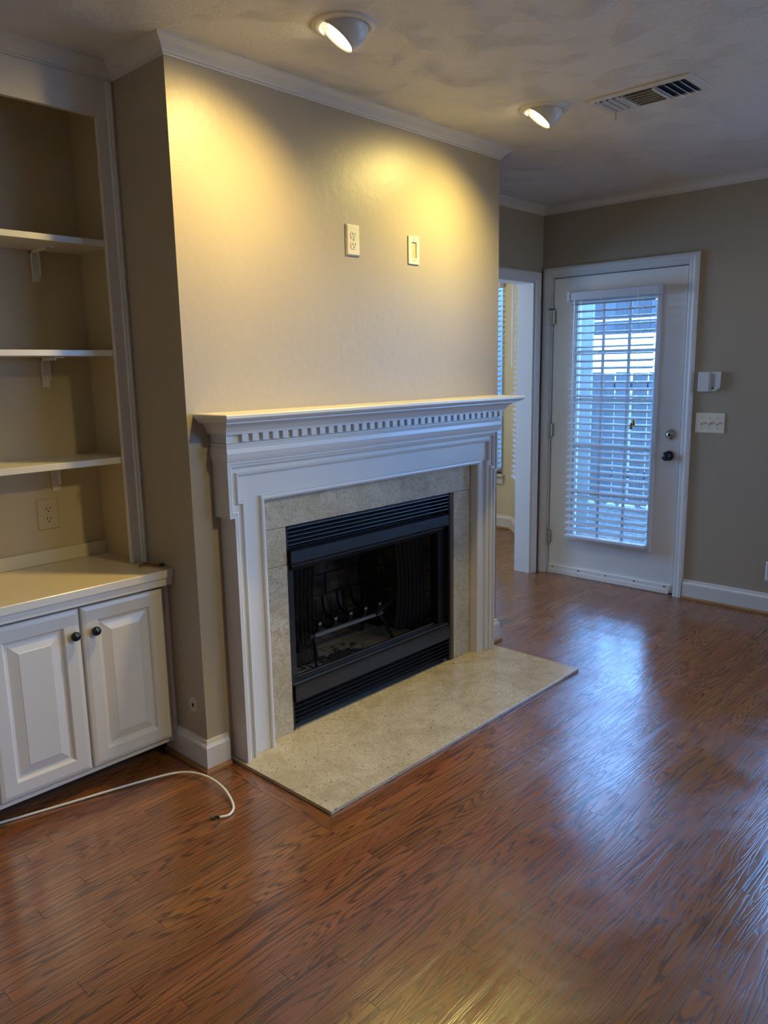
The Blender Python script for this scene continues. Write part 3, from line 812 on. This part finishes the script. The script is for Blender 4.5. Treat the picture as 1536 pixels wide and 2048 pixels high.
def cab_door(x0, x1, z0, z1, yb, yf, parent, knob_side):
    """raised-panel door, face towards -y at yf"""
    d = bpy.data.objects.new('door', None); COL.objects.link(d); d.parent = parent
    fwd = .058
    bm = bmesh.new()
    def ring(ins, y): return [bm.verts.new(p) for p in ((x0 + ins, y, z0 + ins), (x1 - ins, y, z0 + ins), (x1 - ins, y, z1 - ins), (x0 + ins, y, z1 - ins))]
    R = [ring(0, yb), ring(0, yf + .006), ring(.004, yf + .003), ring(.016, yf), ring(fwd - .004, yf), ring(fwd, yf + .003), ring(fwd + .004, yf + .010),
         ring(fwd + .012, yf + .011), ring(fwd + .042, yf + .002), ring(fwd + .044, yf + .001), ring(fwd + .048, yf + .001)]
    for A, B in zip(R, R[1:]):
        for i in range(4): bm.faces.new((A[i], A[(i + 1) % 4], B[(i + 1) % 4], B[i]))
    bm.faces.new(R[0]); bm.faces.new(R[-1])
    bmesh.ops.recalc_face_normals(bm, faces=bm.faces)
    link('door_panel', bm, M_CAB, d)
    kx = x1 - .024 if knob_side > 0 else x0 + .040
    bm = bmesh.new(); lathe(bm, [(0, .0285), (.0035, .0288), (.0045, .0272), (.0075, .0278), (.0085, .0262), (.0115, .0262), (.0145, .022), (.0165, .017), (.0160, .0135), (.011, .010), (.006, .008), (.006, .003), (.009, .001), (.009, 0), (0, 0)], (kx, yf, .583), (0, -1, 0), 28)
    link('knob', bm, M_BRONZE, d, True)
    hx = x0 if knob_side > 0 else x1
    bm = bmesh.new()
    for z in (z0 + .07, z1 - .07): cyl(bm, (hx + (.004 if knob_side < 0 else -.004), yf + .008, z - .022), (hx + (.004 if knob_side < 0 else -.004), yf + .008, z + .022), .004, seg=8)
    link('hinge', bm, M_HINGE, d)
    return d
bcab = thing('base_cabinet', 'white raised-panel base cabinet under the countertop beside the breast', 'cabinet')
multi('carcass', M_CAB, bcab, [(-.668, -.001, .205, .60, .060, .6855)], bev=.001)
multi('frame_bead', M_CAB, bcab, [(-.018, -.001, .198, .205, .060, .6855)], bev=.001)
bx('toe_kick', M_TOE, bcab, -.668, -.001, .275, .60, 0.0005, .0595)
cab_door(-.343, -.034, .0855, .672, .2045, .182, bcab, -1)
cab_door(-.6605, -.3515, .0855, .672, .2045, .182, bcab, 1)
bc2 = copy_tree(bcab); bc2.location.x = -.69
tag(bc2, 'second white base cabinet further left under the same countertop', 'cabinet')

# brass lever on the counter
bm = bmesh.new()
tube(bm, smooth_path([(-.072, .262, .7505), (-.055, .262, .754), (-.044, .252, .7555), (-.030, .238, .7525), (-.016, .216, .7515)], 5), .0046, 10)
lv = thing('brass_lever', 'small bent brass lever with a dark end lying on the counter corner', 'lever')
link('shaft', bm, M_BRASS, lv, True)
bm = bmesh.new(); cyl(bm, (-.0165, .217, .7522), (-.0085, .206, .7522), .0066, seg=14); link('end_cap', bm, M_BLACK, lv)

# ------------------------------------------------------------------ mantel
mt = thing('fireplace_mantel', 'white wooden fireplace mantel with dentil cornice and eared surround', 'mantel')
EL, ER = .091, 1.700      # ear outer
LL, LR = .112, 1.680      # leg outer
IL, IR, IT = .262, 1.566, .985
ZE, ZT = .942, 1.142
YF = -.058
Z0 = .0155
bm = bmesh.new()
for b in [(LL, IL, -.058, -.001, Z0, ZE), (IR, LR, -.058, -.001, Z0, ZE), (EL, IL, -.058, -.001, ZE, ZT), (IR, ER, -.058, -.001, ZE, ZT), (IL, IR, -.058, -.001, IT, ZT)]: box(bm, *b)
link('surround_panel', bm, M_TRIM, mt)
ARCH = [(0, 0), (0, .031), (-.010, .031), (-.0105, .022), (-.016, .026), (-.022, .024), (-.0265, .016), (-.027, .010), (-.043, .010), (-.0435, .016), (-.047, .020), (-.052, .018), (-.055, .010), (-.0555, 0)]
swept('eared_moulding', M_TRIM, mt, ARCH, [(LL, YF, Z0), (LL, YF, ZE), (EL, YF, ZE), (EL, YF, ZT), (ER, YF, ZT), (ER, YF, ZE), (LR, YF, ZE), (LR, YF, Z0)], (0, -1, 0))
BEAD = [(-.001, -.036), (-.001, .004), (.003, .009), (.009, .012), (.015, .011), (.019, .006), (.020, -.0005), (.003, -.0005), (.003, -.036)]
swept('inner_bead', M_TRIM, mt, BEAD, [(IL, YF, Z0), (IL, YF, IT), (IR, YF, IT), (IR, YF, Z0)], (0, -1, 0))
CORN = [(0, ZT), (.006, ZT), (.011, ZT + .012), (.0135, ZT + .028), (.011, ZT + .044), (.004, ZT + .056), (.010, ZT + .058), (.010, ZT + .063), (.004, ZT + .064), (.004, 1.236), (.022, 1.2365), (.022, 1.240), (.025, 1.241), (.026, 1.246),
        (.031, 1.252), (.041, 1.264), (.056, 1.273), (.074, 1.277), (.080, 1.278), (.080, 1.283), (.088, 1.285), (.098, 1.292), (.103, 1.297), (.103, 1.306), (.100, 1.309), (0, 1.309)]
def ring_u(bm, prof, xl, xr, yf, kl, kr):
    rows = []
    for o, z in prof:
        rows.append([bm.verts.new(p) for p in ((xl - o * kl, -.001, z), (xl - o * kl, yf - o, z), (xr + o * kr, yf - o, z), (xr + o * kr, -.001, z))])
    for A, B in zip(rows, rows[1:]):
        for i in range(3): bm.faces.new((A[i], A[i + 1], B[i + 1], B[i]))
    bm.faces.new(rows[-1]); bm.faces.new(rows[0][::-1])
    bmesh.ops.recalc_face_normals(bm, faces=bm.faces)
YC = -.090
def part_profile(name, zlo, zhi):
    pr = [(o, z) for o, z in CORN if zlo - 1e-6 <= z <= zhi + 1e-6]
    bm = bmesh.new()
    ring_u(bm, pr, EL, ER, YC, .63, .76); return link(name, bm, M_TRIM, mt)
part_profile('pulvinated_frieze', ZT, ZT + .063)
part_profile('dentil_band', ZT + .064, 1.236)
part_profile('cove_moulding', 1.2365, 1.277)
part_profile('mantel_shelf', 1.278, 1.309)
x = .136 + .0227 - .014
while x < 1.69:
    bx('dentil', M_TRIM, mt, x, x + .027, YC - .019, YC - .0035, ZT + .068, 1.2362, bev=.0008)
    x += .0452

# ------------------------------------------------------------------ limestone surround and hearth
ms = thing('stone_surround', 'speckled beige limestone slabs framing the black firebox', 'stone surround')
ML, MR = IL + .0003, IR - .0003
bx('stone_slab', M_MARBLE, ms, ML, MR, -.021, -.0005, FT + .002, IT - .0003, bev=.0008)
bx('stone_slab', M_MARBLE, ms, ML, FX0, -.021, -.0005, .711, FT + .0005, bev=.0008)
bx('stone_slab', M_MARBLE, ms, ML, FX0, -.021, -.0005, .0155, .7095, bev=.0008)
bx('stone_slab', M_MARBLE, ms, FX1 + .022, MR, -.021, -.0005, .0155, FT + .0005, bev=.0008)
bx('insulation_edge', M_BROWNGAP, ms, FX1 + .0005, FX1 + .0215, -.0185, -.0005, .0155, FT)
hs = tag(bx('hearth_slab', M_MARBLE, None, HX0, HX1, HY, -.0005, .0002, .015, bev=.0012), 'polished beige limestone hearth slab on the oak floor', 'hearth')

# ------------------------------------------------------------------ firebox insert
fb = thing('firebox', 'black steel gas firebox with louvered grilles set in the limestone', 'fireplace insert')
OL, OR, OB, OT2 = .447, 1.353, .207, .669
fy = .013
multi('steel_frame', M_BLACK, fb, [(FX0 + .002, OL, fy, .06, .0158, FT - .002), (OR, FX1 - .002, fy, .06, .0158, FT - .002), (OL, OR, fy, .06, OT2, .72), (OL, OR, fy, .06, .13, OB)])
multi('steel_frame', M_BLACK, fb, [(FX0 + .002, FX0 + .010, -.018, fy, .0158, FT - .002), (FX1 - .010, FX1 - .002, -.018, fy, .0158, FT - .002), (FX0 + .002, FX1 - .002, -.018, fy, FT - .008, FT - .002)])
bx('louver_backing', M_DARK, fb, OL, OR, .035, .055, .722, FT - .003)
bx('louver_backing', M_DARK, fb, OL, OR, .035, .055, .0158, .128)
def louver(z, h):
    bm = bmesh.new()
    prism(bm, [(-.016, z + h * .93), (-.0165, z + h * .78), (.003, z + h * .05), (.006, z + h * .05), (-.010, z + h * .93)], 'x', FX0 + .011, FX1 - .011)
    link('louver', bm, M_LOUVER, fb)
for i in range(5): louver(.768 + i * .0165, .0165)
for i in range(6): louver(.022 + i * .0185, .0185)
bm = bmesh.new(); prism(bm, [(-.020, .765), (-.034, .758), (-.036, .712), (-.024, .702), (-.010, .700), (-.010, .765)], 'x', FX0 + .011, FX1 - .034); link('hood', bm, M_BLACK, fb)
bm = bmesh.new(); prism(bm, [(-.012, .700), (-.012, .690), (.012, .668), (.012, .700)], 'x', FX0 + .03, FX1 - .05); link('hood_lip', bm, M_LOUVER, fb)
bm = bmesh.new(); prism(bm, [(-.030, .195), (-.030, .140), (-.022, .134), (-.008, .134), (-.008, .195)], 'x', FX0 + .011, FX1 - .011); link('lower_band', bm, M_BLACK, fb)
bm = bmesh.new(); prism(bm, [(-.030, .1955), (-.034, .199), (-.034, .205), (-.018, .208), (-.016, .214), (.010, .216), (.010, .1955)], 'x', FX0 + .011, FX1 - .020); link('lower_ledge', bm, M_BLACK, fb)
multi('screen_rail', M_STEEL, fb, [(OL + .002, OR - .03, .018, .024, .2165, .222)])
# inner shell
BX0, BX1, BY = .56, 1.24, .44
def shell(pts, z0, z1):
    pass
bm = bmesh.new()
inner = [(OL - .004, .0605), (BX0, BY), (BX1, BY), (OR + .004, .0605)]
outer = [(OL - .02, .0605), (BX0 - .012, BY + .016), (BX1 + .012, BY + .016), (OR + .02, .0605)]
for a, b, c, d in zip(inner, inner[1:], outer, outer[1:]): prism(bm, [a, b, d, c], 'z', .14, .80)
prism(bm, [outer[0], outer[1], outer[2], outer[3]], 'z', .80, .81); prism(bm, [outer[0], outer[1], outer[2], outer[3]], 'z', .128, .14)
link('firebox_shell', bm, M_MORTAR, fb)
# bricks of the three refractory panels
def bricks(p0, p1, offs):
    p0, p1 = Vector((*p0, 0)), Vector((*p1, 0)); d = (p1 - p0); L = d.length; d.normalize(); n = Vector((d.y, -d.x, 0))
    if n.dot(Vector((.9, .2, 0)) - p0) < 0: n = -n
    R = Matrix((d, n, Vector((0, 0, 1)))).transposed().to_4x4()
    for c in range(6):
        z = .166 + c * .104
        s = -((c % 2) * .115 + offs)
        while s < L:
            a, b = max(s, .004), min(s + .225, L - .004)
            if b - a > .02:
                R.translation = p0
                bx('brick', M_BRICK, fb, a, b, .0006, .010 + random.uniform(-.001, .001), z, z + .096, bev=.002, rot=R.copy())
            s += .233
bricks(inner[1], inner[2], .03); bricks(inner[2], inner[3], .1); bricks(inner[1], inner[0], .02)
for i in range(5):
    for j in range(3):
        x0 = .475 + i * .172; y0 = .066 + j * .122
        lim0 = OL + (BX0 - OL) * ((y0 + .12 - .06) / (BY - .06)) + .014; lim1 = OR + (BX1 - OR) * ((y0 + .12 - .06) / (BY - .06)) - .014
        a, b = max(x0, lim0), min(x0 + .168, lim1)
        if b - a > .03: bx('hearth_brick', M_FLOORBRICK, fb, a, b, y0, y0 + .118, .1405, .166 + random.uniform(-.001, .001), bev=.002)
# ash flakes
bm = bmesh.new(); ra = random.Random(5)
for i in range(170):
    a, r = ra.uniform(0, 2 * PI), abs(ra.gauss(0, .06))
    cx, cy, s = .80 + 1.5 * r * math.cos(a), .16 + .6 * r * math.sin(a), ra.uniform(.004, .013)
    m = Matrix.Translation((cx, cy, .1685 + ra.uniform(0, .004))) @ Matrix.Rotation(ra.uniform(0, PI), 4, 'Z') @ Matrix.Rotation(ra.uniform(-.3, .3), 4, 'X')
    w_ = s * ra.uniform(.2, .8); box(bm, -s, s, -w_, w_, -.0009, .0009, mat=m)
ash = link('ash_flakes', bm, M_ASH); tag(ash, 'scattered charred ash flakes on the firebox floor', 'ash', kind='stuff')
# spark curtains
def curtain(x0, x1, waves, y, drift):
    bm = bmesh.new(); nx, nz = waves * 10, 12; g = []
    for j in range(nz + 1):
        z = .2235 + (.690 - .2235) * j / nz; row = []
        for i in range(nx + 1):
            u = i / nx; w = 1 - .12 * math.sin(PI * j / nz)
            x = x0 + (x1 - x0) * u * w + drift * (1 - w) * (x1 - x0) * 4 * 0
            row.append(bm.verts.new((x, y + .008 * math.sin(u * waves * 2 * PI + .5 * math.sin(j * .5)), z)))
        g.append(row)
    for A, B in zip(g, g[1:]):
        for i in range(nx): bm.faces.new((A[i], A[i + 1], B[i + 1], B[i]))
    return link('spark_curtain', bm, M_CURTAIN, fb, True)
curtain(.452, .625, 7, .078, 0); curtain(1.349, 1.10, 8, .078, 0)
bm = bmesh.new(); cyl(bm, (OL - .002, .078, .694), (OR + .002, .078, .694), .005, seg=8); link('curtain_rod', bm, M_IRON, fb)

# grate
gr = thing('log_grate', 'black iron log grate with five upturned bars inside the firebox', 'fire grate')
for i in range(5):
    xb = .693 + i * .0955 + .0
    bm = bmesh.new(); pts = smooth_path([(xb, .145, .352), (xb + .004, .165, .318), (xb + .01, .21, .302), (xb + .02, .30, .304), (xb + .028, .345, .33), (xb + .032, .362, .39)], 4)
    P = [Vector(p) for p in pts]; rings = []
    for k, p in enumerate(P):
        d = (P[min(k + 1, len(P) - 1)] - P[max(k - 1, 0)]).normalized(); s = Vector((1, 0, 0)); t = s.cross(d)
        rings.append([bm.verts.new(p + s * a * .0085 + t * b * .0085) for a, b in ((-1, -1), (1, -1), (1, 1), (-1, 1))])
    for A, B in zip(rings, rings[1:]):
        for k in range(4): bm.faces.new((A[k], A[(k + 1) % 4], B[(k + 1) % 4], B[k]))
    bm.faces.new(rings[0]); bm.faces.new(rings[-1]); bmesh.ops.recalc_face_normals(bm, faces=bm.faces)
    bar = link('bar', bm, M_IRON, gr)
    bx('bar_end', M_ASHBAR, bar, xb - .0085, xb + .0085, .140, .1435, .343, .3605)
fb1 = bx('front_rail', M_ASHBAR, gr, .640, 1.110, .152, .168, .294, .307, bev=.001)
bx('rear_rail', M_IRON, gr, .680, 1.150, .295, .312, .285, .2965, bev=.001)
for p0, p1 in (((.672, .160, .298), (.650, .120, .168)), ((1.09, .160, .298), (1.150, .125, .168)), ((.72, .304, .288), (.72, .33, .168)), ((1.12, .304, .288), (1.14, .33, .168)), ((1.06, .155, .30), (1.19, .15, .366))):
    bm = bmesh.new(); cyl(bm, p0, p1, .009, seg=6); link('leg' if p1[2] < .2 else 'side_arm', bm, M_IRON, gr)

# ------------------------------------------------------------------ cable on the floor
cpts = [(-1.05, .33, .005), (-.838, .275, .005), (-.658, .226, .005), (-.464, .174, .0055), (-.254, .115, .009), (-.123, .06, .016), (-.073, 0, .022), (-.053, -.083, .024), (-.057, -.178, .018), (-.09, -.274, .010), (-.128, -.304, .007), (-.158, -.291, .0062)]
cb_ = thing('coax_cable', 'white coaxial cable curling across the floor in front of the cabinet', 'cable')
bm = bmesh.new(); tube(bm, smooth_path(cpts, 8), .0042, 10); link('cable_jacket', bm, M_CABLE, cb_, True)
bm = bmesh.new(); cyl(bm, (-.157, -.2915, .0062), (-.168, -.279, .0062), .0040, seg=12); link('crimp_sleeve', bm, M_BRONZE, cb_)
bm = bmesh.new(); cyl(bm, (-.168, -.279, .0064), (-.1755, -.2705, .0064), .0058, seg=6); cyl(bm, (-.1755, -.2705, .0064), (-.1785, -.267, .0064), .0046, seg=12); link('connector_nut', bm, M_CHROME, cb_)

# ------------------------------------------------------------------ ceiling fittings
def eyeball(label, cx, cy, n, beam, watts, tint):
    t = thing('recessed_light', label, 'ceiling light', 'eyeball spotlights in the ceiling')
    n = Vector(n).normalized(); c = Vector((cx, cy, H)); R, K = .074, .040
    bm = bmesh.new(); lathe(bm, [(.073, .0), (.0735, .006), (.078, .009), (.098, .004), (.1005, 0)], c, (0, 0, -1), 40)
    link('trim_ring', bm, M_TRIM, t, True)
    bm = bmesh.new(); bmesh.ops.create_uvsphere(bm, u_segments=40, v_segments=24, radius=R, matrix=Matrix.Translation(c))
    bmesh.ops.bisect_plane(bm, geom=bm.verts[:] + bm.edges[:] + bm.faces[:], plane_co=c - Vector((0, 0, .0005)), plane_no=(0, 0, 1), clear_outer=True)
    bmesh.ops.bisect_plane(bm, geom=bm.verts[:] + bm.edges[:] + bm.faces[:], plane_co=c + n * K, plane_no=n, clear_outer=True)
    link('eyeball', bm, M_TRIM, t, True)
    rr = math.sqrt(R * R - K * K)
    bm = bmesh.new(); lathe(bm, [(rr, K), (rr + .0015, K + .001), (rr - .003, K + .002), (rr - .006, K - .012)], c, n, 40)
    link('baffle_rim', bm, M_TRIM, t, True)
    bm = bmesh.new(); lathe(bm, [(0, K - .006), (rr * .6, K - .008), (rr - .006, K - .013)], c, n, 32)
    # keep only what hangs below the ceiling
    bmesh.ops.bisect_plane(bm, geom=bm.verts[:] + bm.edges[:] + bm.faces[:], plane_co=c - Vector((0, 0, .001)), plane_no=(0, 0, 1), clear_outer=True)
    link('bulb', bm, M_BULB, t, True)
    l = bpy.data.lights.new('spot_bulb', 'SPOT'); l.energy = watts; l.color = tint
    l.spot_size = math.radians(138); l.spot_blend = 1.0; l.shadow_soft_size = .035
    o = bpy.data.objects.new('spot_bulb', l); COL.objects.link(o)
    o.location = c + n * (K + .004); o.rotation_euler = look_rot(beam)
eyeball('large lit white eyeball spotlight in the ceiling, nearer the bookcase', .346, -.457, (-.44, .42, -.79), (-.32, .25, -.91), SPOT_WATTS, SPOT_COLORS[0])
eyeball('smaller-looking lit eyeball spotlight beside the ceiling vent', 1.467, -.463, (-.36, .48, -.80), (-.26, .29, -.92), SPOT_WATTS, SPOT_COLORS[1])

vt = thing('ceiling_vent', 'white three-way ceiling air vent with dark openings', 'air vent')
vx0, vx1, vy0, vy1 = 1.495, 1.722, -1.045, -.625
zt = H - .0005
sweep_path = [(vx0, vy0, zt), (vx1, vy0, zt), (vx1, vy1, zt), (vx0, vy1, zt)]
VF = [(0, 0), (0, .004), (.012, .007), (.030, .007), (.032, 0)]
bm = bmesh.new(); sweep(bm, VF, sweep_path[::-1], (0, 0, -1), closed=True); link('vent_frame', bm, M_TRIM, vt)
bx('duct_opening', M_VENTDARK, vt, vx0 + .03, vx1 - .03, vy0 + .03, vy1 - .03, zt - .0012, zt - .0002)
def fin(x0, x1, y0, y1, ang, axis):
    cx, cy = (x0 + x1) / 2, (y0 + y1) / 2
    m = Matrix.Translation((cx, cy, zt - .008)) @ Matrix.Rotation(ang, 4, axis)
    bx('vent_fin', M_TRIM, vt, -(x1 - x0) / 2, (x1 - x0) / 2, -(y1 - y0) / 2, (y1 - y0) / 2, -.0006, .0006, rot=m)
for i in range(4):
    y = -.995 + i * .029; fin(vx0 + .032, vx1 - .032, y - .009, y + .009, .75, 'X')
for i in range(6):
    x = vx0 + .047 + i * .0265; fin(x - .009, x + .009, -.888, -.775, -.8, 'Y')
for i in range(4):
    y = -.745 + i * .027; fin(vx0 + .032, vx1 - .032, y - .0075, y + .0075, -.45, 'X')
for y in (-.893, -.768): bx('divider', M_TRIM, vt, vx0 + .03, vx1 - .03, y - .0035, y + .0035, zt - .014, zt - .0005)
bm = bmesh.new(); cyl(bm, (vx1 - .02, -.655, zt - .006), (vx1 - .008, -.652, zt - .030), .005, seg=8); link('damper_lever', bm, M_TRIM, vt)

# ------------------------------------------------------------------ outside the door
gz = -.18
struct(bx('ground', M_GRAVEL, None, XD + T + .02, 40, -.95, 25, gz - .1, gz), 'grey gravel patio ground outside the glass door', 'ground')
struct(bx('ground_bounce', M_BOUNCE, None, XD + T + .02, 40, -25, -.951, gz - .1, gz), 'unseen pale ground added outside the right windows to bounce light in', 'ground')  # added out of view to throw daylight up onto the ceiling
struct(bx('ground_back', M_GRAVEL, None, -30, XD + T, -30, YB - T - .02, gz - .1, gz), 'grey gravel ground behind the house', 'ground')
fe = thing('wood_fence', 'weathered grey board fence seen through the glass door', 'fence')
y = -2.2; i = 0
gaps = (1.662, 1.868, 2.074)
edges = [-2.2]
for g0, g1 in ((-2.2, 1.655), (1.671, 1.853), (1.883, 2.066), (2.082, 4.5)):
    nb = max(1, round((g1 - g0) / .14)); wd = (g1 - g0) / nb
    for k in range(nb):
        bx('fence_board', M_FENCE, fe, 7.2, 7.22, g0 + k * wd + .0015, g0 + (k + 1) * wd - .0015, gz + .02, 1.353 + random.uniform(-.008, .008))
for z in (.1, 1.15): bx('fence_rail', M_FENCE, fe, 7.222, 7.26, -2.2, 4.5, z, z + .09)
for yy in (-2.1, .4, 4.2): bx('fence_post', M_FENCE, fe, 7.222, 7.31, yy, yy + .09, gz, 1.4)
pc = thing('garden_arbor', 'raised grey board band on posts above the far fence', 'arbor')
for k in range(32):
    yy = -1.9 + k * .14
    bx('arbor_board', M_ROOFWOOD, pc, 7.06, 7.08, yy, yy + .136, 1.962, 2.15)
    bx('arbor_board', M_ROOFWOOD, pc, 7.06, 7.08, yy, yy + .136, 1.79, 1.944)
for z in (1.83, 2.05): bx('arbor_rail', M_ROOFWOOD, pc, 7.0815, 7.12, -1.95, 2.6, z, z + .07)
for yy in (-1.99, 2.6): bx('post', M_ROOFWOOD, pc, 7.05, 7.14, yy, yy + .09, gz, 2.2)
sd = thing('siding_wall', 'pale vertical board siding seen at the left of the glass door', 'outbuilding')
for k in range(10):
    y0 = 1.53 + k * .15
    bx('siding_board', M_SIDING, sd, 5.62, 5.65 - (k % 2) * .008, y0, y0 + .146, gz, 2.7)
ra = random.Random(11)
for k in range(14):
    bm = bmesh.new(); bmesh.ops.create_icosphere(bm, subdivisions=2, radius=1.0)
    s = ra.uniform(.05, .09); cxp, cyp = 6.75 + ra.uniform(-.05, .05), .2 + k * .24 + ra.uniform(-.02, .02)
    for v in bm.verts:
        q = 1 + ra.uniform(-.12, .12); v.co = Vector((cxp + v.co.x * s * q, cyp + v.co.y * s * 1.2 * q, gz + s * .35 + v.co.z * s * .6 * q))
    tag(link('edging_rock', bm, M_STONE), 'pale rough edging rock in the row at the fence foot', 'rock', 'edging rocks along the fence')
